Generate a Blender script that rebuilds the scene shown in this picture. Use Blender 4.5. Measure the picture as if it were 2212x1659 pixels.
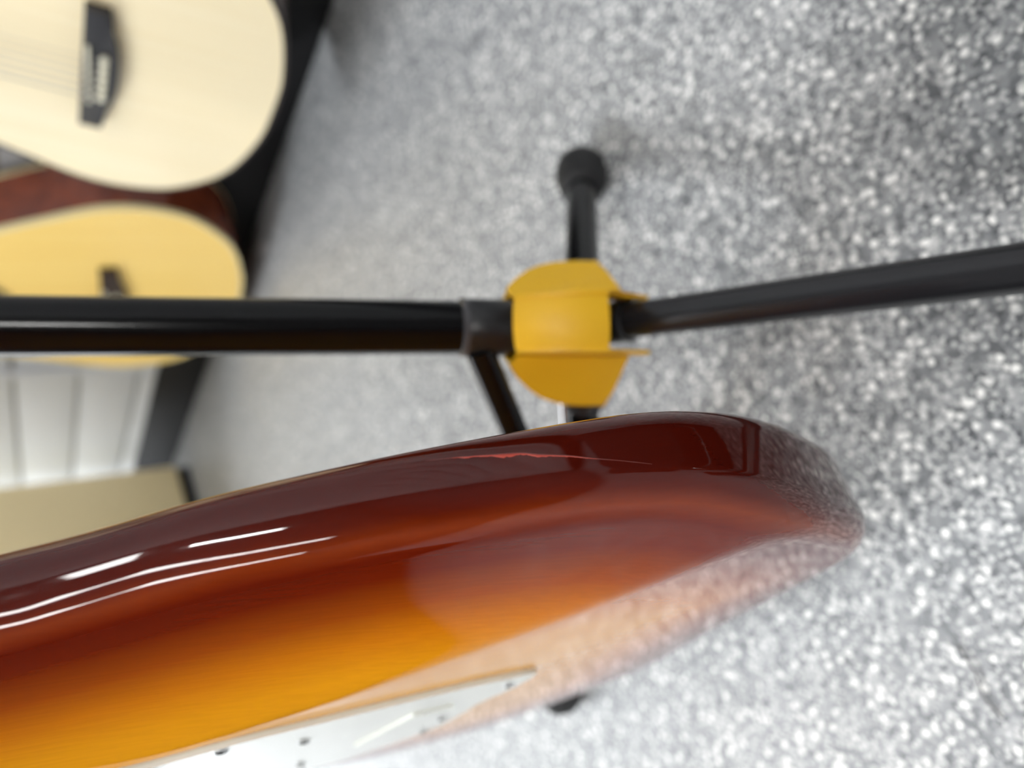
import bpy, bmesh, math, random
from mathutils import Vector, Matrix
import numpy as np

# ------------------------------------------------------------------ scene, camera, light
for o in list(bpy.data.objects):
    bpy.data.objects.remove(o, do_unlink=True)
S = bpy.context.scene
COL = S.collection
IMG_W, IMG_H, FPX = 2212.0, 1659.0, 1600.0
CAM = Vector((0, 0, .31))
TH_, RH_ = math.radians(34), math.radians(5)
FW = Vector((0, math.cos(TH_), -math.sin(TH_)))
R0 = Vector((0, -math.sin(TH_), -math.cos(TH_)))
U0 = Vector((1, 0, 0))
RT = R0 * math.cos(RH_) - U0 * math.sin(RH_)
UP = R0 * math.sin(RH_) + U0 * math.cos(RH_)
cd = bpy.data.cameras.new('camera')
cam = bpy.data.objects.new('camera', cd)
COL.objects.link(cam)
m = Matrix((RT, UP, -FW)).transposed().to_4x4()
m.translation = CAM
cam.matrix_world = m
cd.sensor_fit = 'HORIZONTAL'
cd.sensor_width = 36
cd.lens = 36 * FPX / IMG_W
cd.clip_start = .01
cd.dof.use_dof = True
cd.dof.focus_distance = .172
cd.dof.aperture_fstop = 6.6
S.camera = cam

S.view_settings.view_transform = 'Standard'
S.view_settings.look = 'None'
S.view_settings.gamma = 1
S.view_settings.use_curve_mapping = False
S.view_settings.exposure = -0.53

W = bpy.data.worlds.new('world')
S.world = W
W.use_nodes = True
bg = W.node_tree.nodes['Background']
bg.inputs['Color'].default_value = (.80, .88, 1, 1)
bg.inputs['Strength'].default_value = 1.2

# room frame: the slatted wall runs along E, N points from it into the room
WP = Vector((.0941, 1.4888, 0))
E_ = Vector((-.405, .914, 0)).normalized()
N_ = Vector((-E_.y, E_.x, 0))
def room(s, d, z=0):
    """s metres along the slatted wall, d metres in front of it"""
    return WP + E_ * s + N_ * d + Vector((0, 0, z))
S0, S1, DD, HC = -6.0, 2.6, 9.6, 2.7          # room extents
WIN_D0, WIN_D1, WIN_Z0, WIN_Z1 = .55, 1.75, .12, 2.4      # unseen shop window, added in the left wall as a light source

def area_light(name, loc, direction, sx, sy, power, color):
    ld = bpy.data.lights.new(name, 'AREA')
    ld.shape = 'RECTANGLE'
    ld.size, ld.size_y = sx, sy
    ld.energy = power
    ld.color = color
    o = bpy.data.objects.new(name, ld)
    COL.objects.link(o)
    o.location = loc
    o.rotation_euler = Vector(direction).to_track_quat('-Z', 'Y').to_euler()
    return o
WINDOW_W = 75
# area light filling the added window, brightens the floor from the far end
wl = area_light('added_window_light', room(S1 + .12, (WIN_D0 + WIN_D1) / 2, (WIN_Z0 + WIN_Z1) / 2), -E_, WIN_D1 - WIN_D0, WIN_Z1 - WIN_Z0, WINDOW_W, (.93, .97, 1))
LAMP_EMIT = 46.0
LAMP_EMIT_C = 230.0      # the row beyond the cabinet burns brighter
LAMP_EMIT_D = 150.0      # and so do the short ones near the slatted wall
# linear ceiling lights: start and end as (place along the wall, distance from it), row, number in the row
def row_(a, b, n, key):
    out = []
    for i in range(n):
        f = lambda t: (a[0] + (b[0] - a[0]) * t, a[1] + (b[1] - a[1]) * t)
        out.append((f((i + .02) / n), f((i + .98) / n), key, i))
    return out
LAMPS = row_((-2.15, 2.25), (-3.67, 6.7), 4, 'A') + row_((-1.36, 3.75), (-1.66, 9.3), 4, 'B') + row_((1.3, .75), (1.3, 2.95), 2, 'C') + [((-2.52, .25), (-2.46, .80), 'D', 0), ((-3.04, 1.05), (-4.35, 2.02), 'D', 1)]

# ------------------------------------------------------------------ materials
def mat(name, col, rough=.5, metal=0, spec=.5, coat=0, coat_rough=.03):
    mt = bpy.data.materials.new(name)
    mt.use_nodes = True
    b = mt.node_tree.nodes['Principled BSDF']
    b.inputs['Base Color'].default_value = (*col, 1)
    b.inputs['Roughness'].default_value = rough
    b.inputs['Metallic'].default_value = metal
    b.inputs['Specular IOR Level'].default_value = spec
    b.inputs['Coat Weight'].default_value = coat
    b.inputs['Coat Roughness'].default_value = coat_rough
    return mt
def nodes(mt):
    nt = mt.node_tree
    return nt, nt.nodes, nt.links, nt.nodes['Principled BSDF']
def lin(r, g, b):
    f = lambda c: (c / 255 / 12.92) if c / 255 <= .04045 else ((c / 255 + .055) / 1.055) ** 2.4
    return (f(r), f(g), f(b))
def ramp(nt, stops, interp='LINEAR'):
    n = nt.nodes.new('ShaderNodeValToRGB')
    n.color_ramp.interpolation = interp
    el = n.color_ramp.elements
    while len(el) < len(stops):
        el.new(.5)
    for e, (p, c) in zip(el, stops):
        e.position = p
        e.color = (*c, 1)
    return n
def noise_bump(mt, scale, strength, dist=.001, stretch=None):
    nt, N, L, b = nodes(mt)
    tc = N.new('ShaderNodeTexCoord')
    n = N.new('ShaderNodeTexNoise')
    n.inputs['Scale'].default_value = scale
    if stretch:
        mp = N.new('ShaderNodeMapping')
        mp.inputs['Scale'].default_value = stretch
        L.new(tc.outputs['Object'], mp.inputs['Vector'])
        L.new(mp.outputs['Vector'], n.inputs['Vector'])
    else:
        L.new(tc.outputs['Object'], n.inputs['Vector'])
    bp = N.new('ShaderNodeBump')
    bp.inputs['Strength'].default_value = strength
    bp.inputs['Distance'].default_value = dist
    L.new(n.outputs['Fac'], bp.inputs['Height'])
    L.new(bp.outputs['Normal'], b.inputs['Normal'])
    return n

def floor_material():
    mt = mat('flecked_floor', (.3, .3, .31), .42, spec=.5)
    nt, N, L, b = nodes(mt)
    tc = N.new('ShaderNodeTexCoord')
    wob = N.new('ShaderNodeTexNoise')
    wob.inputs['Scale'].default_value = 260
    L.new(tc.outputs['Object'], wob.inputs['Vector'])
    add = N.new('ShaderNodeMixRGB'); add.blend_type = 'ADD'; add.inputs[0].default_value = .0022
    L.new(tc.outputs['Object'], add.inputs[1]); L.new(wob.outputs['Color'], add.inputs[2])
    def layer(scale, cut, soft, seedoff):
        v = N.new('ShaderNodeTexVoronoi'); v.inputs['Scale'].default_value = scale
        mp = N.new('ShaderNodeMapping'); mp.inputs['Location'].default_value = (seedoff, seedoff * .7, 0)
        L.new(add.outputs[0], mp.inputs['Vector']); L.new(mp.outputs['Vector'], v.inputs['Vector'])
        sep = N.new('ShaderNodeSeparateColor'); L.new(v.outputs['Color'], sep.inputs[0])
        # a fleck exists where the cell's random number passes the cut; it is a blob round the cell point
        pick = N.new('ShaderNodeMath'); pick.operation = 'GREATER_THAN'; pick.inputs[1].default_value = cut
        L.new(sep.outputs[0], pick.inputs[0])
        rad = N.new('ShaderNodeMapRange'); rad.inputs['From Min'].default_value = soft; rad.inputs['From Max'].default_value = soft + .16
        rad.inputs['To Min'].default_value = 1; rad.inputs['To Max'].default_value = 0
        L.new(v.outputs['Distance'], rad.inputs['Value'])
        mu = N.new('ShaderNodeMath'); mu.operation = 'MULTIPLY'
        L.new(pick.outputs[0], mu.inputs[0]); L.new(rad.outputs[0], mu.inputs[1])
        return mu, sep
    base = N.new('ShaderNodeTexVoronoi'); base.inputs['Scale'].default_value = 330
    L.new(add.outputs[0], base.inputs['Vector'])
    bs = N.new('ShaderNodeSeparateColor'); L.new(base.outputs['Color'], bs.inputs[0])
    br = ramp(nt, [(0, lin(92, 94, 97)), (.25, lin(117, 119, 122)), (.6, lin(137, 139, 141)), (1, lin(166, 167, 168))])
    L.new(bs.outputs[0], br.inputs[0])
    cur = br.outputs[0]
    for scale, cut, soft, off, colr in ((330, .82, .26, 3.1, lin(66, 68, 72)), (280, .64, .28, 7.7, lin(200, 201, 200)), (230, .72, .30, 1.3, lin(246, 246, 243)), (420, .60, .34, 5.2, lin(206, 207, 206))):
        mk, sp = layer(scale, cut, soft, off)
        mx = N.new('ShaderNodeMixRGB'); mx.inputs[2].default_value = (*colr, 1)
        L.new(mk.outputs[0], mx.inputs[0]); L.new(cur, mx.inputs[1])
        cur = mx.outputs[0]
    L.new(cur, b.inputs['Base Color'])
    bp = N.new('ShaderNodeBump'); bp.inputs['Strength'].default_value = .35; bp.inputs['Distance'].default_value = .001
    L.new(base.outputs['Distance'], bp.inputs['Height']); L.new(bp.outputs['Normal'], b.inputs['Normal'])
    return mt

def spruce(name, c1, c2, rough=.28):
    mt = mat(name, c1, rough, coat=.25, coat_rough=.15)
    nt, N, L, b = nodes(mt)
    tc = N.new('ShaderNodeTexCoord')
    mp = N.new('ShaderNodeMapping'); mp.inputs['Scale'].default_value = (420, 3, 3)
    L.new(tc.outputs['Object'], mp.inputs['Vector'])
    n = N.new('ShaderNodeTexNoise'); n.inputs['Scale'].default_value = 1; n.inputs['Detail'].default_value = 2
    L.new(mp.outputs['Vector'], n.inputs['Vector'])
    r = ramp(nt, [(.3, c2), (.62, c1)])
    L.new(n.outputs['Fac'], r.inputs[0]); L.new(r.outputs[0], b.inputs['Base Color'])
    return mt
def grainwood(name, c1, c2, rough, coat=0.3, sc=(60, 60, 4)):
    mt = mat(name, c1, rough, coat=coat, coat_rough=.08)
    nt, N, L, b = nodes(mt)
    tc = N.new('ShaderNodeTexCoord')
    mp = N.new('ShaderNodeMapping'); mp.inputs['Scale'].default_value = sc
    L.new(tc.outputs['Object'], mp.inputs['Vector'])
    n = N.new('ShaderNodeTexNoise'); n.inputs['Scale'].default_value = 1; n.inputs['Detail'].default_value = 4
    L.new(mp.outputs['Vector'], n.inputs['Vector'])
    r = ramp(nt, [(.3, c2), (.7, c1)])
    L.new(n.outputs['Fac'], r.inputs[0]); L.new(r.outputs[0], b.inputs['Base Color'])
    return mt

def sunburst_material():
    mt = mat('sunburst_lacquer', (.2, .05, .01), .03, spec=.45)
    nt, N, L, b = nodes(mt)
    at = N.new('ShaderNodeAttribute'); at.attribute_name = 'burst'      # metres in from the rim, the sprayed burst follows it
    tc = N.new('ShaderNodeTexCoord')
    n1 = N.new('ShaderNodeTexNoise'); n1.inputs['Scale'].default_value = 22; n1.inputs['Detail'].default_value = 2
    L.new(tc.outputs['Object'], n1.inputs['Vector'])
    mr = N.new('ShaderNodeMapRange'); mr.inputs['From Min'].default_value = 0; mr.inputs['From Max'].default_value = .10
    L.new(at.outputs['Fac'], mr.inputs['Value'])
    ad = N.new('ShaderNodeMath'); ad.operation = 'MULTIPLY_ADD'; ad.inputs[1].default_value = .03
    L.new(n1.outputs['Fac'], ad.inputs[0]); L.new(mr.outputs[0], ad.inputs[2])
    sb = N.new('ShaderNodeMath'); sb.operation = 'SUBTRACT'; sb.inputs[1].default_value = .015
    L.new(ad.outputs[0], sb.inputs[0])
    r = ramp(nt, [(0, lin(66, 11, 3)), (.02, lin(82, 19, 4)), (.05, lin(120, 43, 8)), (.10, lin(96, 22, 4)), (.20, lin(107, 29, 4)), (.37, lin(154, 70, 9)), (.54, lin(202, 116, 13)), (.74, lin(224, 148, 19)), (1, lin(230, 158, 24))])
    L.new(sb.outputs[0], r.inputs[0])
    # fine grain running along the body
    mp = N.new('ShaderNodeMapping'); mp.inputs['Scale'].default_value = (900, 45, 900)
    L.new(tc.outputs['Object'], mp.inputs['Vector'])
    n2 = N.new('ShaderNodeTexNoise'); n2.inputs['Scale'].default_value = 1; n2.inputs['Detail'].default_value = 3
    L.new(mp.outputs['Vector'], n2.inputs['Vector'])
    g = ramp(nt, [(.35, (.93, .92, .90)), (.65, (1.03, 1.03, 1.03))])
    L.new(n2.outputs['Fac'], g.inputs[0])
    mx = N.new('ShaderNodeMixRGB'); mx.blend_type = 'MULTIPLY'; mx.inputs[0].default_value = .8
    L.new(r.outputs[0], mx.inputs[1]); L.new(g.outputs[0], mx.inputs[2])
    L.new(mx.outputs[0], b.inputs['Base Color'])
    # faint orange peel in the lacquer
    n3 = N.new('ShaderNodeTexNoise'); n3.inputs['Scale'].default_value = 260
    L.new(tc.outputs['Object'], n3.inputs['Vector'])
    bp = N.new('ShaderNodeBump'); bp.inputs['Strength'].default_value = .0015; bp.inputs['Distance'].default_value = .001
    L.new(n3.outputs['Fac'], bp.inputs['Height']); L.new(bp.outputs['Normal'], b.inputs['Normal'])
    return mt

M = {
    'floor': floor_material(),
    'white_wall': mat('grey_wall_paint', (.12, .12, .125), .6),
    'plank': mat('white_plank_paint', (.70, .72, .74), .6),
    'gap': mat('joint_filler', (.42, .40, .32), .9),
    'black_board': mat('black_baseboard_paint', (.010, .010, .011), .6, spec=.25),
    'ceiling': mat('ceiling_white', (.42, .42, .42), .8),
    'black_tube': mat('black_gloss_tube', (.003, .003, .0035), .16, spec=.25),
    'grey_tube': mat('dark_grey_leg_tube', (.012, .012, .014), .24, spec=.5),
    'rubber': mat('black_rubber', (.010, .010, .011), .7),
    'black_plastic': mat('black_plastic', (.012, .012, .013), .35),
    'yellow': mat('yellow_plastic', lin(238, 187, 38), .45, spec=.35),
    'chrome': mat('chrome', (.8, .8, .82), .12, metal=1),
    'clear_ring': mat('smoky_plastic_ring', (.07, .07, .075), .12),
    'burst': sunburst_material(),
    'guard': mat('white_pickguard_plastic', (.74, .75, .70), .10, spec=.5),
    'guard_core': mat('pickguard_ply_edge', (.60, .60, .52), .3),
    'chip': mat('exposed_lacquer_pink', lin(172, 66, 52), .4),
    'chip_dark': mat('lacquer_crack_edge', lin(120, 62, 58), .3),
    'maple': grainwood('maple_neck', lin(214, 164, 96), lin(196, 142, 78), .3),
    'rosewood': grainwood('dark_rosewood', lin(52, 34, 26), lin(34, 22, 18), .4),
    'spruce_pale': spruce('pale_spruce_top', lin(250, 236, 200), lin(244, 226, 184)),
    'spruce_amber': spruce('amber_spruce_top', lin(250, 216, 128), lin(243, 202, 108)),
    'mahogany': grainwood('mahogany_side', lin(140, 68, 40), lin(104, 46, 26), .25, .5, (8, 60, 60)),
    'mahogany_dark': grainwood('dark_mahogany_side', lin(70, 36, 24), lin(48, 24, 16), .25, .5, (8, 60, 60)),
    'binding_cream': mat('cream_binding', lin(236, 222, 172), .3),
    'binding_dark': mat('dark_binding', lin(40, 30, 26), .3),
    'ebony': mat('ebony', lin(36, 36, 40), .4),
    'bone': mat('bone_white', lin(240, 236, 214), .3),
    'steel': mat('steel_string', (.6, .58, .54), .3, metal=1),
    'hole': mat('guitar_inside', (.02, .012, .008), .9),
    'cream_box': mat('cream_vinyl', lin(255, 236, 188), .55),
    'foam': mat('black_foam', (.012, .012, .012), .9),
    'frame': mat('window_frame_white', (.75, .75, .75), .4),
}
noise_bump(M['cream_box'], 900, .15, .0005)
glass = bpy.data.materials.new('window_glass'); glass.use_nodes = True
_nt = glass.node_tree; _nt.nodes.clear()
_o = _nt.nodes.new('ShaderNodeOutputMaterial'); _t = _nt.nodes.new('ShaderNodeBsdfTransparent'); _g = _nt.nodes.new('ShaderNodeBsdfGlossy'); _mx = _nt.nodes.new('ShaderNodeMixShader')
_g.inputs['Roughness'].default_value = .02; _mx.inputs[0].default_value = .05
_nt.links.new(_t.outputs[0], _mx.inputs[1]); _nt.links.new(_g.outputs[0], _mx.inputs[2]); _nt.links.new(_mx.outputs[0], _o.inputs[0])
M['glass'] = glass
lampm = bpy.data.materials.new('led_diffuser'); lampm.use_nodes = True
_b = lampm.node_tree.nodes['Principled BSDF']
_b.inputs['Base Color'].default_value = (.9, .9, .9, 1)
_b.inputs['Emission Color'].default_value = (1, .985, .96, 1)
_b.inputs['Emission Strength'].default_value = LAMP_EMIT
M['lamp'] = lampm
M['lamp_c'] = lampm.copy(); M['lamp_c'].node_tree.nodes['Principled BSDF'].inputs['Emission Strength'].default_value = LAMP_EMIT_C
M['lamp_c'].node_tree.nodes['Principled BSDF'].inputs['Emission Color'].default_value = (.93, .97, 1, 1)
M['lamp_d'] = lampm.copy(); M['lamp_d'].node_tree.nodes['Principled BSDF'].inputs['Emission Strength'].default_value = LAMP_EMIT_D

# ------------------------------------------------------------------ mesh helpers
def link(name, me, material, parent=None):
    me.materials.append(M[material])
    o = bpy.data.objects.new(name, me)
    COL.objects.link(o)
    o.parent = parent
    return o
def from_bm(name, bm, material, parent=None, smooth=False, angle=40):
    bmesh.ops.recalc_face_normals(bm, faces=bm.faces)
    me = bpy.data.meshes.new(name)
    bm.to_mesh(me); bm.free()
    if smooth:
        for p in me.polygons:
            p.use_smooth = True
        try:
            me.set_sharp_from_angle(angle=math.radians(angle))
        except Exception:
            pass
    return link(name, me, material, parent)
def empty(name, loc=(0, 0, 0), mat3=None):
    o = bpy.data.objects.new(name, None)
    COL.objects.link(o)
    o.empty_display_size = .05
    mm = (mat3.to_4x4() if mat3 is not None else Matrix.Identity(4))
    mm.translation = Vector(loc)
    o.matrix_world = mm
    return o
def tag(o, label, cat, group=None):
    o['label'] = label; o['category'] = cat
    if group: o['group'] = group
    return o
def structure(o):
    o['kind'] = 'structure'
    return o
def catmull(P, m, closed=True):
    P = [np.array(p, float) for p in P]; n = len(P); o = []
    for i in range(n if closed else n - 1):
        if closed:
            p0, p1, p2, p3 = P[i - 1], P[i], P[(i + 1) % n], P[(i + 2) % n]
        else:
            p0, p1, p2, p3 = P[max(i - 1, 0)], P[i], P[i + 1], P[min(i + 2, n - 1)]
        for k in range(m):
            t = k / m
            o.append(.5 * ((2 * p1) + (-p0 + p2) * t + (2 * p0 - 5 * p1 + 4 * p2 - p3) * t * t + (-p0 + 3 * p1 - 3 * p2 + p3) * t ** 3))
    if not closed: o.append(P[-1])
    return np.array(o)
def bm_tube(bm, pts, radii, seg=20, caps=True):
    pts = [Vector(p) for p in pts]
    if not hasattr(radii, '__len__'): radii = [radii] * len(pts)
    rings = []
    d0 = (pts[1] - pts[0]).normalized()
    ref = Vector((0, 0, 1)) if abs(d0.z) < .9 else Vector((1, 0, 0))
    for i, p in enumerate(pts):
        a = pts[max(i - 1, 0)]; b = pts[min(i + 1, len(pts) - 1)]
        d = (b - a).normalized() if (b - a).length > 1e-9 else d0
        x = ref.cross(d).normalized(); y = d.cross(x)
        rings.append([bm.verts.new(p + (x * math.cos(2 * math.pi * k / seg) + y * math.sin(2 * math.pi * k / seg)) * radii[i]) for k in range(seg)])
    for r, s in zip(rings, rings[1:]):
        for k in range(seg):
            bm.faces.new((r[k], r[(k + 1) % seg], s[(k + 1) % seg], s[k]))
    if caps:
        bm.faces.new(rings[0][::-1]); bm.faces.new(rings[-1])
def tube(name, pts, radii, material, parent=None, seg=20, caps=True):
    bm = bmesh.new(); bm_tube(bm, pts, radii, seg, caps)
    return from_bm(name, bm, material, parent, True, 50)
def rod_profile(a, b, prof):
    """points and radii along a->b for (distance, radius) pairs"""
    a, b = Vector(a), Vector(b); d = (b - a).normalized()
    return [a + d * s for s, r in prof], [r for s, r in prof]
def bm_prism(bm, poly, z0, z1, bevel=0):
    """poly: list of (x,y); extruded along z"""
    lo = [bm.verts.new((p[0], p[1], z0)) for p in poly]
    hi = [bm.verts.new((p[0], p[1], z1)) for p in poly]
    n = len(poly)
    fl = bm.faces.new(lo[::-1]); fh = bm.faces.new(hi)
    for i in range(n):
        bm.faces.new((lo[i], lo[(i + 1) % n], hi[(i + 1) % n], hi[i]))
    if bevel:
        es = [e for e in bm.edges if (e in fh.edges[:] or e in fl.edges[:])]
        bmesh.ops.bevel(bm, geom=es, offset=bevel, segments=2, affect='EDGES', profile=.7)
def prism(name, poly, z0, z1, material, parent=None, bevel=0, smooth=False):
    bm = bmesh.new(); bm_prism(bm, poly, z0, z1, bevel)
    return from_bm(name, bm, material, parent, smooth, 35)
def obox(name, o, ax, ay, az, sx, sy, sz, material, parent=None, bevel=0, seg=2):
    """box with corner o and edge vectors ax*sx, ay*sy, az*sz"""
    bm = bmesh.new()
    vs = [bm.verts.new(o + ax * (sx * i) + ay * (sy * j) + az * (sz * k)) for i in (0, 1) for j in (0, 1) for k in (0, 1)]
    for f in ((0, 1, 3, 2), (4, 6, 7, 5), (0, 4, 5, 1), (2, 3, 7, 6), (0, 2, 6, 4), (1, 5, 7, 3)):
        bm.faces.new([vs[i] for i in f])
    if bevel:
        bmesh.ops.recalc_face_normals(bm, faces=bm.faces)
        bmesh.ops.bevel(bm, geom=bm.edges[:], offset=bevel, segments=seg, affect='EDGES', profile=.5)
    return from_bm(name, bm, material, parent, bool(bevel), 50)
Z = Vector((0, 0, 1))

# ------------------------------------------------------------------ the room
def quad(name, pts, material):
    bm = bmesh.new(); bm.faces.new([bm.verts.new(p) for p in pts])
    me = bpy.data.meshes.new(name); bm.to_mesh(me); bm.free()
    return structure(link(name, me, material))
T_ = .1
structure(obox('floor', room(S0 - T_, -T_, -T_), E_, N_, Z, S1 - S0 + 2 * T_, DD + 2 * T_, T_, 'floor'))
structure(obox('ceiling', room(S0 - T_, -T_, HC), E_, N_, Z, S1 - S0 + 2 * T_, DD + 2 * T_, T_, 'ceiling'))
# slatted wall: backing plus planks with recessed joints
PLANK_H, PLANK_T, JOINT = .098, .014, .005
wall_back = structure(obox('wall_back', room(S0, -T_, 0), E_, N_, Z, S1 - S0, T_ - PLANK_T + .001, HC, 'gap'))
zz = .110 - PLANK_H
first = None
BATTEN_S = -.012
k = 0
while zz < HC:
    z0, z1 = max(zz, 0.0), min(zz + PLANK_H, HC)
    if z1 - z0 > .02:
        obox('plank', room(S0, -PLANK_T, z0 + JOINT / 2), E_, N_, Z, S1 - S0, PLANK_T, z1 - z0 - JOINT, 'plank', wall_back, .0025, 2)
    zz += PLANK_H; k += 1
structure(obox('baseboard_back', room(S0, 0, 0), E_, N_, Z, S1 - S0, .014, .084, 'black_board', None, .003))
structure(obox('trim_1', room(BATTEN_S, 0, .084), E_, N_, Z, .022, .012, HC - .084, 'plank', None, .005, 3))
# other walls
structure(obox('wall_right', room(S0 - T_, -T_, 0), E_, N_, Z, T_, DD + 2 * T_, HC, 'white_wall'))
structure(obox('wall_front', room(S0, DD, 0), E_, N_, Z, S1 - S0, T_, HC, 'white_wall'))
bm = bmesh.new()
def addbox(bm, s0, s1, d0, d1, z0, z1):
    vs = [bm.verts.new(room(s, d, z)) for s in (s0, s1) for d in (d0, d1) for z in (z0, z1)]
    for f in ((0, 1, 3, 2), (4, 6, 7, 5), (0, 4, 5, 1), (2, 3, 7, 6), (0, 2, 6, 4), (1, 5, 7, 3)):
        bm.faces.new([vs[i] for i in f])
addbox(bm, S1, S1 + T_, -T_, WIN_D0, 0, HC)
addbox(bm, S1, S1 + T_, WIN_D1, DD + T_, 0, HC)
addbox(bm, S1, S1 + T_, WIN_D0, WIN_D1, 0, WIN_Z0)
addbox(bm, S1, S1 + T_, WIN_D0, WIN_D1, WIN_Z1, HC)
structure(from_bm('wall_left', bm, 'white_wall'))
win = structure(empty('added_window_1', room(S1 + .05, (WIN_D0 + WIN_D1) / 2, WIN_Z0)))
def win_box(name, d0, d1, z0, z1, s0, s1, material):
    o = obox(name, room(s0, d0, z0), E_, N_, Z, s1 - s0, d1 - d0, z1 - z0, material)
    o.parent = win; o.matrix_parent_inverse = win.matrix_world.inverted()
    return o
nP = 2
wp = (WIN_D1 - WIN_D0) / nP
for i in range(nP + 1):
    d = WIN_D0 + i * wp
    win_box('mullion', max(d - .03, WIN_D0), min(d + .03, WIN_D1), WIN_Z0, WIN_Z1, S1 + .02, S1 + .08, 'frame')
for i in range(nP):
    for (za, zb) in ((WIN_Z0, WIN_Z0 + .05), (WIN_Z1 - .05, WIN_Z1)):
        win_box('window_frame', WIN_D0 + i * wp + .03, WIN_D0 + (i + 1) * wp - .03, za, zb, S1 + .02, S1 + .08, 'frame')
    win_box('pane', WIN_D0 + i * wp + .03, WIN_D0 + (i + 1) * wp - .03, WIN_Z0 + .05, WIN_Z1 - .05, S1 + .045, S1 + .055, 'glass')
# linear ceiling lights
ORD = ['first', 'second', 'third', 'fourth', 'fifth']
for (q0, q1, row, i) in LAMPS:
    c0, c1 = room(*q0), room(*q1)
    t = empty('ceiling_light', c0 + Z * HC)
    lab = {'A': '%s long ceiling tube light from the guitars in the row passing behind the camera', 'B': '%s long ceiling tube light from the guitars in the inner row',
           'C': '%s long ceiling tube light from the wall in the row beyond the cream cabinet', 'D': '%s short ceiling light close to the slatted wall behind the camera'}[row] % ORD[i]
    tag(t, lab, 'ceiling light', 'linear ceiling lights')
    inv = t.matrix_world.inverted()
    wd = .20 if row in 'AB' else .13
    ln = (c1 - c0).length; la = (c1 - c0) / ln; lb = Vector((-la.y, la.x, 0))
    hs = obox('housing', c0 - lb * (wd / 2 + .01) + Z * (HC - .03), la, lb, Z, ln, wd + .02, .03, 'frame', t, .004); hs.matrix_parent_inverse = inv
    dfo = obox('diffuser', c0 - lb * (wd / 2) + la * .01 + Z * (HC - .055), la, lb, Z, ln - .02, wd, .0245, {'C': 'lamp_c', 'D': 'lamp_d' if i else 'lamp'}.get(row, 'lamp'), t, .006); dfo.matrix_parent_inverse = inv

# ------------------------------------------------------------------ the sunburst electric guitar in the foreground
GM = Matrix(((0.50194, 0.02536, -0.86453), (-0.8567, 0.15194, -0.49294), (0.11885, 0.98806, 0.09799)))
guitar = empty('electric_guitar', (-0.08932, 0.24515, 0.05195), GM)
tag(guitar, 'glossy sunburst electric guitar body seen edge-on in the foreground, chipped on its rim', 'guitar')
# outline: (distance up from the tail, offset toward the bass side)
OUT = [(0.00316, -0.00016), (0.00574, 0.05065), (0.01216, 0.10702), (0.05849, 0.14329), (0.10788, 0.16026), (0.15787, 0.1551), (0.20875, 0.14139), (0.24737, 0.12468), (0.28699, 0.11614), (0.33782, 0.13615), (0.38389, 0.14332), (0.42995, 0.13103), (0.46578, 0.10237), (0.46066, 0.07678), (0.41971, 0.06142), (0.38696, 0.03583), (0.38389, 0.0), (0.38389, -0.03071), (0.37877, -0.05118), (0.39924, -0.08701), (0.40948, -0.11261), (0.39412, -0.13308), (0.34806, -0.14127), (0.29687, -0.12284), (0.2508, -0.11056), (0.20474, -0.12284), (0.15373, -0.154), (0.09196, -0.17068), (0.03985, -0.14983), (0.00893, -0.10295), (-0.00486, -0.05147)]
BT, BR = .03396, .01123          # thickness, edge rounding (in plan)
BRZ = .00897
SCK = 1.02369
# inner edge of the forearm contour: (distance up from the tail, offset toward the bass side)
CL = catmull([(-.06, .26), (-.02, .22), (.025, .178), (.055, .152), (.078, .1455), (.0919, .1415), (.105, .129), (.1297, .102), (.1483, .0862), (.1640, .0745), (.1829, .0595), (.2001, .0490), (.2160, .0395), (.2343, .0300), (.265, .022), (.30, .028), (.34, .062), (.39, .12), (.44, .17), (.50, .22)], 6, False)
def contour_drop(a, c):
    """forearm contour: depth the face falls away toward the bass rim"""
    q = (c - np.interp(a, CL[:, 0], CL[:, 1])) / 1.46
    soft = .0015
    sp_ = lambda q, soft: soft * np.logaddexp(0, q / soft)
    return .172 * sp_(q, soft) + .165 * (sp_(q, soft) - sp_(q - .020, .007))
OSUB = 20
OC = catmull(OUT, OSUB)
_T = np.roll(OC, -1, 0) - np.roll(OC, 1, 0); _T /= np.linalg.norm(_T, axis=1)[:, None]
ON = np.stack([_T[:, 1], -_T[:, 0]], 1)
if .5 * np.sum(OC[:, 0] * np.roll(OC[:, 1], -1) - np.roll(OC[:, 0], -1) * OC[:, 1]) > 0: ON = -ON
OM = np.stack([np.clip(OC[:, 0], .10 * SCK, .34 * SCK), 0 * OC[:, 0]], 1)
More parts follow.
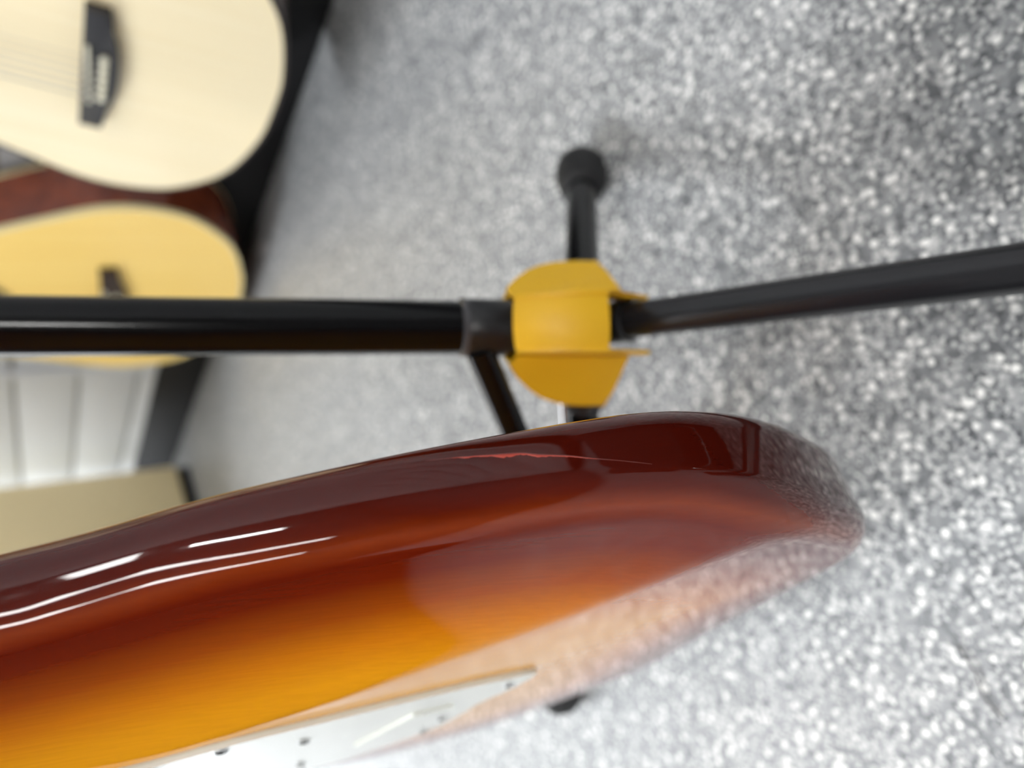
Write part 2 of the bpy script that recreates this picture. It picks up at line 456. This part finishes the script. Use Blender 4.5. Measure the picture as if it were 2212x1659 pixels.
def build_body():
    rings = []; ni, nr, nt_ = 14, 10, 110
    for k in range(ni, 0, -1):
        t = k / ni; P = (OC + ON * BR) * (1 - t) + OM * t; rings.append((P, 0 * P[:, 0], 0))
    for k in range(nr + 1):
        ph = k / nr * math.pi / 2; P = OC + ON * BR * (1 - math.sin(ph)); rings.append((P, np.full(len(P), BRZ * (1 - math.cos(ph))), 0))
    for k in range(nr + 1):
        ph = k / nr * math.pi / 2; P = OC + ON * BR * (1 - math.cos(ph)); rings.append((P, np.full(len(P), -BRZ * (1 - math.sin(ph))), 1))
    for k in range(1, nt_ + 1):
        t = (k / nt_); P = (OC + ON * BR) * (1 - t) + OM * t; rings.append((P, 0 * P[:, 0], 1))
    V = []; B = []
    for P, h, top in rings:
        z = (BT + h - contour_drop(P[:, 0], P[:, 1])) if top else h
        V += [(float(p[1]), float(p[0]), float(zz_)) for p, zz_ in zip(P, z)]
        B += [float(np.min(np.hypot(OC[:, 0] - p[0], OC[:, 1] - p[1]))) for p in P]
    n = len(OC); Fs = []
    for r in range(len(rings) - 1):
        for i in range(n):
            j = (i + 1) % n
            Fs.append((r * n + i, r * n + j, (r + 1) * n + j, (r + 1) * n + i))
    me = bpy.data.meshes.new('body')
    me.from_pydata(V, [], Fs)
    bm = bmesh.new(); bm.from_mesh(me)
    lay = bm.verts.layers.float.new('burst')
    bm.verts.ensure_lookup_table()
    for i, v in enumerate(bm.verts): v[lay] = B[i]
    bmesh.ops.remove_doubles(bm, verts=bm.verts, dist=1e-6)
    bmesh.ops.recalc_face_normals(bm, faces=bm.faces)
    bm.to_mesh(me); bm.free()
    for p in me.polygons: p.use_smooth = True
    o = link('body', me, 'burst', guitar)
    o['label'] = 'glossy three-tone sunburst body, amber centre fading to dark red-brown rim'
    return o
body = build_body()
# flaked lacquer line on the rim
def rim_point(u, b, lift=.0):
    """u: index along the outline, b: height on the side"""
    u = u * OSUB / 8
    i = int(math.floor(u)); f = u - i
    P = OC[i] * (1 - f) + OC[(i + 1) % len(OC)] * f; Nn = ON[i] * (1 - f) + ON[(i + 1) % len(OC)] * f
    ins = 0
    if b < BRZ:
        ins = BR * (1 - math.sqrt(max(0, 1 - ((BRZ - b) / BRZ) ** 2)))
    P = P + Nn * (ins - lift)
    return Vector((P[1], P[0], b))
CHIP = [(42.2, .0062), (41.5, .0068), (41.0, .0072), (40.1, .0080), (39.1, .0089), (38.5, .0100), (37.5, .0116), (36.7, .0132), (35.7, .0149), (34.6, .0168)]
def build_chip():
    random.seed(4)
    path = catmull(CHIP, 12, False); n = len(path) - 1
    bm = bmesh.new(); rows = []; w = .0005
    lo, hi = int(n * .16), int(n * .80)
    for i in range(lo, hi + 1):
        t = (i - lo) / (hi - lo); u, b = path[i]
        blob = math.exp(-((t - .36) / .06) ** 2) * 1.1 + math.exp(-((t - .13) / .03) ** 2) * .6 + math.exp(-((t - .62) / .05) ** 2) * .7
        w = (.00010 + .00030 * math.sin(math.pi * t) + .00045 * blob) * (.75 + .5 * random.random())
        rows.append([bm.verts.new(rim_point(u, b + .0001, .00004)), bm.verts.new(rim_point(u, b + w * .5, .00014)), bm.verts.new(rim_point(u, b + w, .00002))])
    for r, s_ in zip(rows, rows[1:]):
        for k in range(2): bm.faces.new((r[k], s_[k], s_[k + 1], r[k + 1]))
    o = from_bm('lacquer_chip', bm, 'chip', body); o['label'] = 'thin ragged pinkish chip line in the lacquer'
    bm = bmesh.new(); bm_tube(bm, [rim_point(u, b, -.00004) for u, b in path], [.00003 + .00011 * math.sin(math.pi * i / n) for i in range(n + 1)], 6)
    o = from_bm('lacquer_crack', bm, 'chip_dark', body, True); o['label'] = 'hairline crack along the upper edge of the chip'
build_chip()
# pickguard
def plan(pts): return [(c, a) for c, a in pts]
PG = [(.029, .228), (.0345, .205), (.0345, .18), (.0345, .15), (.0325, .126), (.0285, .1065), (.022, .1035), (.008, .104), (-.001, .105), (-.015, .112), (-.035, .113), (-.064, .1155), (-.088, .134), (-.107, .1635), (-.112, .19), (-.098, .23), (-.080, .262), (-.060, .30), (-.034, .345), (-.030, .36), (.030, .36), (.034, .345), (.030, .30), (.027, .26)]
pgc = [tuple(p) for p in catmull(PG, 3)]
pg = prism('pickguard', pgc, BT - .0003, BT + .0019, 'guard', guitar, .0006, True)
pg['label'] = 'white plastic pickguard'
prism('ply_layer', [((x - (-.02)) * 1.0, y) for x, y in [(p[0] + .0, p[1]) for p in []]] or [(p[0] * 1.006 - .02 + .02, p[1]) for p in pgc], BT - .0002, BT + .0007, 'guard_core', pg)
# bridge plate standing on the pickguard's lower part
bp_ = prism('bridge_plate', [(.0005, .1285), (-.0495, .1412), (-.0475, .1575), (.0025, .1445)], BT + .0015, BT + .0030, 'guard', guitar, .0004)
bp_['label'] = 'low white cover plate'
def screw(x, y, parent, z):
    bm = bmesh.new()
    bm_tube(bm, [(x, y, z - .0008), (x, y, z + .0004), (x, y, z + .0009), (x, y, z + .0011)], [.0022, .0022, .0015, .0004], 14)
    o = from_bm('screw', bm, 'chrome', parent, True); return o
for x, y in ((.003, .183), (-.070, .176), (.0155, .111), (-.0700, .1225), (.029, .21), (-.098, .20), (-.035, .123), (-.062, .285), (.024, .33)):
    screw(x, y, pg, BT + .0019)
# neck, out of the frame
prism('neck', [(-.0285, .30), (.0285, .30), (.021, .80), (-.021, .80)], BT - .014, BT + .004, 'maple', guitar, .004)
prism('fretboard', [(-.0285, .29), (.0285, .29), (.0212, .80), (-.0212, .80)], BT + .0042, BT + .010, 'rosewood', guitar, .001)
prism('headstock', [tuple(p) for p in catmull([(-.021, .80), (.0, .80), (.021, .80), (.040, .83), (.044, .90), (.046, .97), (.020, .99), (-.012, .97), (-.030, .93), (-.026, .85)], 4)], BT - .012, BT + .002, 'maple', guitar, .002)

# ------------------------------------------------------------------ the guitar stand with the yellow hub
def at(x, y, z):
    return CAM + (RT * ((x - 1106) / FPX) + UP * ((829.5 - y) / FPX) + FW) * z
PB = Vector((.0251, .2675, .145)); PT = Vector((.0373, .3258, .3116))
AX = (PT - PB).normalized()                    # pole axis, leaning away
stand = empty('guitar_stand', (.025, .262, 0))
tag(stand, 'black tubular guitar stand with yellow finned hub behind the sunburst guitar', 'stand')
sinv = stand.matrix_world.inverted()
def sp(o):
    o.parent = stand; o.matrix_parent_inverse = sinv
    return o
POLE_R = .0113
sp(tube('pole', [PB - AX * .002, PB + AX * .75], POLE_R, 'black_tube', None, 32))
pts, rad = rod_profile(PB - AX * .014, PB + AX, [(0, .0118), (.001, .0123), (.0175, .0123), (.0185, .0118)])
collar = sp(tube('collar', pts, rad, 'black_plastic', None, 32))
pts, rad = rod_profile(PB + AX * .0042, PB + AX, [(0, .0119), (.0004, .0125), (.0030, .0125), (.0036, .0114)])
ring = sp(tube('collar_ring', pts, rad, 'clear_ring', None, 32)); ring['label'] = 'glossy smoke-grey ring'
# upper neck yoke, out of the frame
top = PB + AX * .75
side = Vector((1, 0, 0)); frontd = AX.cross(side).normalized()
sp(tube('neck_yoke', [top + side * .035 - frontd * .06 + AX * .01, top + side * .035 - frontd * .02, top + side * .02, top, top - side * .02, top - side * .035 - frontd * .02, top - side * .035 - frontd * .06 + AX * .01], .007, 'rubber', None, 12))
# legs: azimuths taken from where the feet stand
FEET = [Vector((.1237, .3455, .0)), Vector((-.2120, .4152, .0)), Vector((.0195, -.185, .0))]
HUB = PB - AX * .030
LEG_R = .0087
sp(tube('hub_core', [PB - AX * .012, PB - AX * .056], [.0105, .0105], 'black_plastic', None, 24))
def perp(v):
    return (v - AX * v.dot(AX)).normalized()
LEGS = []
near_dir_a = Vector((.0232, .2426, .0861)); near_dir_b = at(2212, 579, .222)
ndv = (near_dir_b - near_dir_a).normalized()
t_ = (near_dir_a.z - .012) / -ndv.z
FEET[2] = near_dir_a + ndv * t_
FEET[2].z = 0
def hub_point(ft, a, h):
    return PB + AX * h + perp(ft - PB) * a
starts = [hub_point(FEET[0], .019, -.053), hub_point(FEET[1], .019, -.053), near_dir_a - ndv * .004]
for i, ft in enumerate(FEET):
    st = starts[i]
    end = ft + Vector((0, 0, .0125))
    d = (end - st).normalized()
    L_ = (end - st).length
    leg = sp(tube('leg', [st - d * .006, end - d * .006], LEG_R if i != 2 else .0078, 'grey_tube' if i == 2 else 'black_tube', None, 24))
    pts, rad = rod_profile(st - d * .008, end, [(0, .0098), (.001, .0110), (.030, .0110), (.0315, .0098)] if i != 2 else [(0, .0084), (.001, .0094), (.0165, .0094), (.0175, .0080)])
    sk = tube('leg_socket', pts, rad, 'black_plastic', None, 24); sk.parent = leg; pass
    # rubber foot: rounded boot
    pts, rad = rod_profile(end - d * .024, end + d * .02, [(0, .0092), (.0015, .0118), (.010, .0140), (.020, .0160), (.030, .0158), (.036, .0130), (.040, .0075), (.041, .001)])
    ftm = tube('rubber_foot', pts, rad, 'rubber', None, 24)
    low = min(v.co.z for v in ftm.data.vertices)
    for v in ftm.data.vertices:
        if v.co.z < .0006: v.co.z = .0006
    ftm.parent = leg; pass
    LEGS.append(leg)
# three yellow hoods over the leg sockets
def hood(direction, w=.0112, rmax=.030, ext=0.0):
    r = perp(direction); s = AX.cross(r).normalized()
    prof = [(.0118, -.0135), (.0155, -.0165), (.0195, -.0205), (.0235, -.0255), (.0265, -.031), (.0285, -.037), (.0296, -.043), (.0300, -.0495)]
    k = rmax / .030
    if ext: prof = prof + [(.0303, -.0495 - ext)]
    prof = [(.0118 + (a - .0118) * k, h) for a, h in prof]
    P = lambda a, h, y: PB + AX * h + r * a + s * y
    th = .0016
    bm = bmesh.new()
    rows = []
    nw = 6
    for j, (a, h) in enumerate(prof):
        a0 = prof[max(j - 1, 0)]; a1 = prof[min(j + 1, len(prof) - 1)]
        tx, ty = a1[0] - a0[0], a1[1] - a0[1]; l = math.hypot(tx, ty); nx, ny = -ty / l, tx / l     # outward normal
        ww = w * (.90 + .10 * j / (len(prof) - 1))
        outer = []; inner = []
        for q in range(nw + 1):
            y = -ww + 2 * ww * q / nw
            crown = .0016 * (1 - (y / ww) ** 2)
            outer.append(bm.verts.new(P(a + nx * crown, h + ny * crown, y)))
            inner.append(bm.verts.new(P(a + nx * (crown - th), h + ny * (crown - th), y)))
        rows.append((outer, inner))
    for (o0, i0), (o1, i1) in zip(rows, rows[1:]):
        for q in range(nw):
            bm.faces.new((o0[q], o0[q + 1], o1[q + 1], o1[q])); bm.faces.new((i0[q + 1], i0[q], i1[q], i1[q + 1]))
        bm.faces.new((o0[0], o1[0], i1[0], i0[0])); bm.faces.new((o0[nw], i0[nw], i1[nw], o1[nw]))
    for (o_, i_) in (rows[0], rows[-1]):
        for q in range(nw): bm.faces.new((o_[q], o_[q + 1], i_[q + 1], i_[q]))
    pan = sp(from_bm('hub_hood', bm, 'yellow', None, True, 35))
    for sg in (-1, 1):
        bm = bmesh.new()
        base = [(a + .0007, h, w * (.90 + .10 * j / (len(prof) - 1))) for j, (a, h) in enumerate(prof)]
        poly = base + ([(.0215 * k, -.0635, w), (.0066, -.0665, w)] if ext else [(.0185, -.058, w), (.0135, -.073, w), (.0066, -.0735, w)]) + [(.0066, -.060, w), (.0066, -.030, w), (.0066, -.016, w * .9)]
        A = [bm.verts.new(P(a, h, sg * y)) for a, h, y in poly]; B = [bm.verts.new(P(a, h, sg * (y + th))) for a, h, y in poly]
        bm.faces.new(A); bm.faces.new(B[::-1])
        for q in range(len(poly)):
            bm.faces.new((A[q], A[(q + 1) % len(poly)], B[(q + 1) % len(poly)], B[q]))
        bmesh.ops.triangulate(bm, faces=[f for f in bm.faces if len(f.verts) > 4])
        fl = from_bm('hood_fin', bm, 'yellow', None); fl.parent = pan; pass
for i, ft in enumerate(FEET):
    hood(ft + Vector((0, 0, .06)) - PB, rmax=(.034, .034, .0225)[i], ext=(.011, .011, 0)[i])
# body-rest arm leaving the collar toward the guitar
s0 = at(1035, 755, .312); s1 = at(1175, 1085, .350)
arm = sp(tube('rest_arm', [s0, s1], .0064, 'black_tube', None, 24))
pad = tube('foam_pad', rod_profile(s1 - (s1 - s0).normalized() * .012, s1 + (s1 - s0), [(0, .007), (.002, .0095), (.022, .0095), (.025, .005)])[0], [.007, .0095, .0095, .005], 'foam', None, 20)
pad.parent = arm; pass
br = sp(tube('brace_rod', [at(1214, 835, .335), at(1222, 960, .36)], .0016, 'chrome', None, 12)); br['label'] = 'thin chrome brace rod'

# ------------------------------------------------------------------ acoustic guitars standing along the wall
HALF = [(0, 0), (.004, .06), (.026, .13), (.072, .18), (.12, .197), (.17, .195), (.23, .170), (.29, .143), (.33, .137), (.38, .143), (.43, .146), (.47, .13), (.497, .085), (.508, .0)]
def acoustic(name, label, org, lx, uy, nz, scale, top, sidem, bind, bridge_m, depth, tail_depth):
    g = empty(name, org, Matrix((Vector(lx) , Vector(uy), Vector(nz))).transposed())
    tag(g, label, 'guitar', 'acoustic guitars along the wall')
    P = [(w * scale, y * scale) for y, w in HALF] + [(-w * scale, y * scale) for y, w in HALF[-2:0:-1]]
    C = catmull(P, 8)
    T = np.roll(C, -1, 0) - np.roll(C, 1, 0); T /= np.linalg.norm(T, axis=1)[:, None]
    Nn = np.stack([T[:, 1], -T[:, 0]], 1)
    if np.dot(Nn[0], np.array([0, .2]) - C[0]) < 0: Nn = -Nn
    n = len(C)
    dep = lambda y: tail_depth + (depth - tail_depth) * (y / (.508 * scale))
    B = .0035
    # soundboard
    prism('soundboard', [tuple(c + nn * B) for c, nn in zip(C, Nn)], -.0030, 0, top, g, .0004)
    # binding strips at both edges of the rim
    def strip(nm, inset0, inset1, zf0, zf1, m_, parent):
        bm = bmesh.new(); R = []
        for c, nn in zip(C, Nn):
            o_ = c + nn * inset0; i_ = c + nn * inset1; z0, z1 = zf0(c[1]), zf1(c[1])
            R.append([bm.verts.new((o_[0], o_[1], z0)), bm.verts.new((o_[0], o_[1], z1)), bm.verts.new((i_[0], i_[1], z1)), bm.verts.new((i_[0], i_[1], z0))])
        for i in range(n):
            a, b = R[i], R[(i + 1) % n]
            for q in range(4): bm.faces.new((a[q], b[q], b[(q + 1) % 4], a[(q + 1) % 4]))
        return from_bm(nm, bm, m_, parent, True, 40)
    rim = strip('rim', .0003, .003, lambda y: -dep(y) + .004, lambda y: -.006, sidem, g)
    strip('binding', 0, .0036, lambda y: -.0062, lambda y: .0001, bind, g)
    strip('binding', 0, .0036, lambda y: -dep(y) - .0001, lambda y: -dep(y) + .0045, bind, g)
    # back plate
    bm = bmesh.new()
    lo = [bm.verts.new((c[0] + nn[0] * B, c[1] + nn[1] * B, -dep(c[1]))) for c, nn in zip(C, Nn)]
    cv = bm.verts.new((0, .2 * scale, -dep(.2 * scale) - .004))
    for i in range(n): bm.faces.new((lo[i], lo[(i + 1) % n], cv))
    from_bm('back', bm, sidem, g, True, 40)
    s = scale
    # soundhole and rosette
    hy = .335 * s
    circ = lambda r, k=40: [(r * math.cos(2 * math.pi * i / k), hy + r * math.sin(2 * math.pi * i / k)) for i in range(k)]
    prism('soundhole', circ(.049 * s), -.001, .0004, 'hole', g)
    bm = bmesh.new()
    for r0, r1 in ((.0515, .053), (.0555, .0615), (.064, .0655)):
        a = [bm.verts.new((x, y, .0005)) for x, y in circ(r0 * s)]; b = [bm.verts.new((x, y, .0005)) for x, y in circ(r1 * s)]
        for i in range(40): bm.faces.new((a[i], b[i], b[(i + 1) % 40], a[(i + 1) % 40]))
    from_bm('rosette', bm, 'rosewood', g)
    # bridge with belly, saddle, pins
    by = .1755 * s
    edge = [(.080, .0), (.080, -.020), (.062, -.0205), (.050, -.023), (.038, -.027), (.02, -.0298), (0, -.0305), (-.02, -.0298), (-.038, -.027), (-.050, -.023), (-.062, -.0205), (-.080, -.020), (-.080, 0)]
    br_ = prism('bridge', [(x * s, by + y * s) for x, y in edge], 0, .009, bridge_m, g, .0015, True)
    prism('saddle', [(-.038 * s, by - .0095 * s), (.038 * s, by - .0055 * s), (.038 * s, by - .0025 * s), (-.038 * s, by - .0065 * s)], .0088, .0125, 'bone', br_, .0006)
    for i in range(6):
        x = (-.027 + .054 * i / 5) * s; y = by - .0178 * s + .0 * i
        bm = bmesh.new(); bm_tube(bm, [(x, y, .0085), (x, y, .0115), (x, y, .0135), (x, y, .0142)], [.0022, .0034, .0030, .001], 12)
        from_bm('bridge_pin', bm, 'bone', br_, True)
    # neck
    nl = .508 * s
    ne = nl + .36 * s
    prism('neck', [(-.027, nl - .01), (.027, nl - .01), (.021, ne), (-.021, ne)], -.020, .002, sidem, g, .003)
    prism('fretboard', [(-.028, nl - .09), (.028, nl - .09), (.0215, ne), (-.0215, ne)], .0021, .008, bridge_m, g, .0008)
    prism('headstock', [(-.022, ne), (.022, ne), (.034, ne + .04), (.036, ne + .15), (-.036, ne + .15), (-.034, ne + .04)], -.016, -.001, sidem, g, .002)
    for i in range(6):
        xb = (-.027 + .054 * i / 5) * s; xn = -.017 + .034 * i / 5
        tube('string', [(xb, by - .018 * s, .0120), (xb, by - .006 * s, .0135), (xn, ne, .0092)], .0003 + .00008 * (5 - i), 'steel', g, 6)
    return g
K1 = .87
o1 = CAM + (Vector((.3025, .7625, .0611)) - CAM) * K1
acoustic('acoustic_guitar', 'pale natural acoustic guitar with black bridge, nearest along the wall', o1, (.2696, -.9629, .0149), (.1552, .0587, .9861), (-.9504, -.2636, .1653), K1, 'spruce_pale', 'mahogany_dark', 'binding_dark', 'ebony', .060, .085)
o2 = Vector((.1568, 1.0929, .0285))
acoustic('acoustic_guitar', 'amber acoustic guitar with cream-bound brown sides, half behind the black pole', o2, (.3918, -.9166, .0799), (-.0012, .0864, .9963), (-.9201, -.3904, .0327), 1.0, 'spruce_amber', 'mahogany', 'binding_cream', 'rosewood', .066, .088)
# black wall hangers that carry their headstocks
def hanger(org, uy, nz, lx, scale, label):
    org, uy, nz, lx = Vector(org), Vector(uy), Vector(nz), Vector(lx)
    pk = org + uy * ((.508 + .36) * scale + .012)
    dist = (pk - WP).dot(N_)
    foot_ = pk - N_ * dist
    t = empty('wall_hanger', foot_); tag(t, label, 'wall hanger', 'black guitar hangers on the slatted wall')
    inv = t.matrix_world.inverted()
    def put(o):
        o.parent = t; o.matrix_parent_inverse = inv
    put(obox('mount_plate', foot_ - E_ * .03 - Z * .06 + N_ * .0002, E_, N_, Z, .06, .007, .08, 'black_plastic', None, .002))
    if dist > .04: put(tube('arm', [foot_ + N_ * .006, pk - N_ * .03], .005, 'black_tube', None, 12))
    for sg in (-1, 1):
        a = pk - nz * .030 + lx * (.010 * sg); b = pk - nz * .028 + lx * (.034 * sg) - uy * .014
        put(tube('fork', [a, b, b + nz * .05], .004, 'rubber', None, 10))
hanger(o1, (.1552, .0587, .9861), (-.9504, -.2636, .1653), (.2696, -.9629, .0149), K1, 'black hanger on the slatted wall holding the pale acoustic guitar')
hanger(o2, (-.0012, .0864, .9963), (-.9201, -.3904, .0327), (.3918, -.9166, .0799), 1.0, 'black hanger on the slatted wall holding the amber acoustic guitar')

# ------------------------------------------------------------------ cream cabinet by the wall
C0 = Vector((-.1111, 1.7625, 0)); gdir = (Vector((-.2000, 1.6671, 0)) - C0).normalized(); bdir = Vector((gdir.y, -gdir.x, 0))
if bdir.y < 0: bdir = -bdir
cab = empty('cabinet', C0 + gdir * .2 + bdir * .15)
tag(cab, 'tall cream vinyl-covered cabinet on a black plinth beside the slatted wall', 'cabinet')
ci = cab.matrix_world.inverted()
for nm, o in (('cabinet_body', obox('cabinet_body', C0 + Vector((0, 0, .022)), gdir, bdir, Z, .46, .30, 1.15, 'cream_box', None, .010, 4)),
              ('plinth', obox('plinth', C0 + gdir * .004 + bdir * .006, gdir, bdir, Z, .452, .288, .0215, 'black_board', None, .002))):
    o.parent = cab; o.matrix_parent_inverse = ci

# ------------------------------------------------------------------ black amplifier put in unseen at the left to darken the lacquer's reflections
AC = Vector((-1.03, .62, 0)); af = (Vector((-.05, .2, 0)) - AC); af.z = 0; af.normalize(); al = Vector((-af.y, af.x, 0))
amp = empty('added_amplifier', AC)
tag(amp, 'black amplifier on the floor, put in out of view for a dark reflection in the amber lacquer of the sunburst guitar', 'added_amplifier')
ai = amp.matrix_world.inverted()
def ap(o, parent=None):
    o.parent = parent or amp
    if parent is None: o.matrix_parent_inverse = ai
    return o
AW, AD, AH = .74, .28, .56
c = AC - al * (AW / 2) - af * (AD / 2)
ap(obox('amplifier_box', c + Z * .02, al, af, Z, AW, AD, AH, 'black_board', None, .012, 3))
ap(obox('grille', c + al * .03 + af * (AD - .004) + Z * .05, al, af, Z, AW - .06, .010, AH - .16, 'foam', None, .003))
cp_ = ap(obox('control_panel', c + al * .03 + af * (AD - .004) + Z * (AH - .09), al, af, Z, AW - .06, .008, .07, 'grey_tube', None, .002))
for i in range(7):
    kp = c + al * (.10 + .09 * i) + af * (AD + .004) + Z * (AH - .055)
    ap(tube('knob', [kp, kp + af * .012, kp + af * .014], [.011, .010, .007], 'black_plastic', None, 14), cp_)
hp = c + al * (AW / 2) + af * (AD / 2) + Z * (AH + .02)
ap(tube('handle', [hp - al * .11 - Z * .002, hp - al * .09 + Z * .02, hp + al * .09 + Z * .02, hp + al * .11 - Z * .002], .008, 'rubber', None, 10))
for i in (0, 1):
    for j in (0, 1):
        fp = c + al * (.06 + (AW - .12) * i) + af * (.05 + (AD - .10) * j)
        ap(tube('rubber_foot', [fp, fp + Z * .02], [.016, .020], 'rubber', None, 14))

# ------------------------------------------------------------------ closed black guitar case added out of view so the rim reflects something dark
cs = empty('added_guitar_case', (.30, -.45, 0))
tag(cs, 'closed black guitar case added on the floor out of view for a dark reflection in the guitar rim', 'guitar case')
csi = cs.matrix_world.inverted()
CO = [(.075, .05), (.20, .065), (.40, .05), (.47, -.06), (.455, -.20), (.42, -.30), (.44, -.42), (.42, -.52), (.335, -.58), (.325, -.80), (.335, -1.02), (.30, -1.05), (.19, -1.05), (.165, -1.02), (.175, -.80), (.165, -.58), (.085, -.52), (.065, -.42), (.09, -.30), (.065, -.20), (.055, -.06)]
cc = [tuple(p) for p in catmull(CO, 4)]
for nm, z0, z1, m_ in (('lower_shell', .001, .055, 'black_board'), ('trim_band', .0552, .0588, 'chrome'), ('lid', .059, .105, 'black_board')):
    o = prism(nm, cc, z0, z1, m_, None, .003 if nm != 'trim_band' else 0, True); o.parent = cs; o.matrix_parent_inverse = csi
for (y, x) in ((-.06, .055), (-.42, .065), (-.80, .176)):
    o = obox('latch', Vector((x - .012, y - .015, .045)), Vector((1, 0, 0)), Vector((0, 1, 0)), Z, .010, .03, .03, 'chrome', None, .002); o.parent = cs; o.matrix_parent_inverse = csi

# ------------------------------------------------------------------ litter on the floor
th = tube('loose_thread', [Vector((-.121, .153, .0012)), Vector((-.130, .147, .0018)), Vector((-.139, .145, .0014)), Vector((-.146, .139, .0012))], .0004, 'rosewood', None, 6)
tag(th, 'short dark loose thread lying on the flecked floor', 'thread')
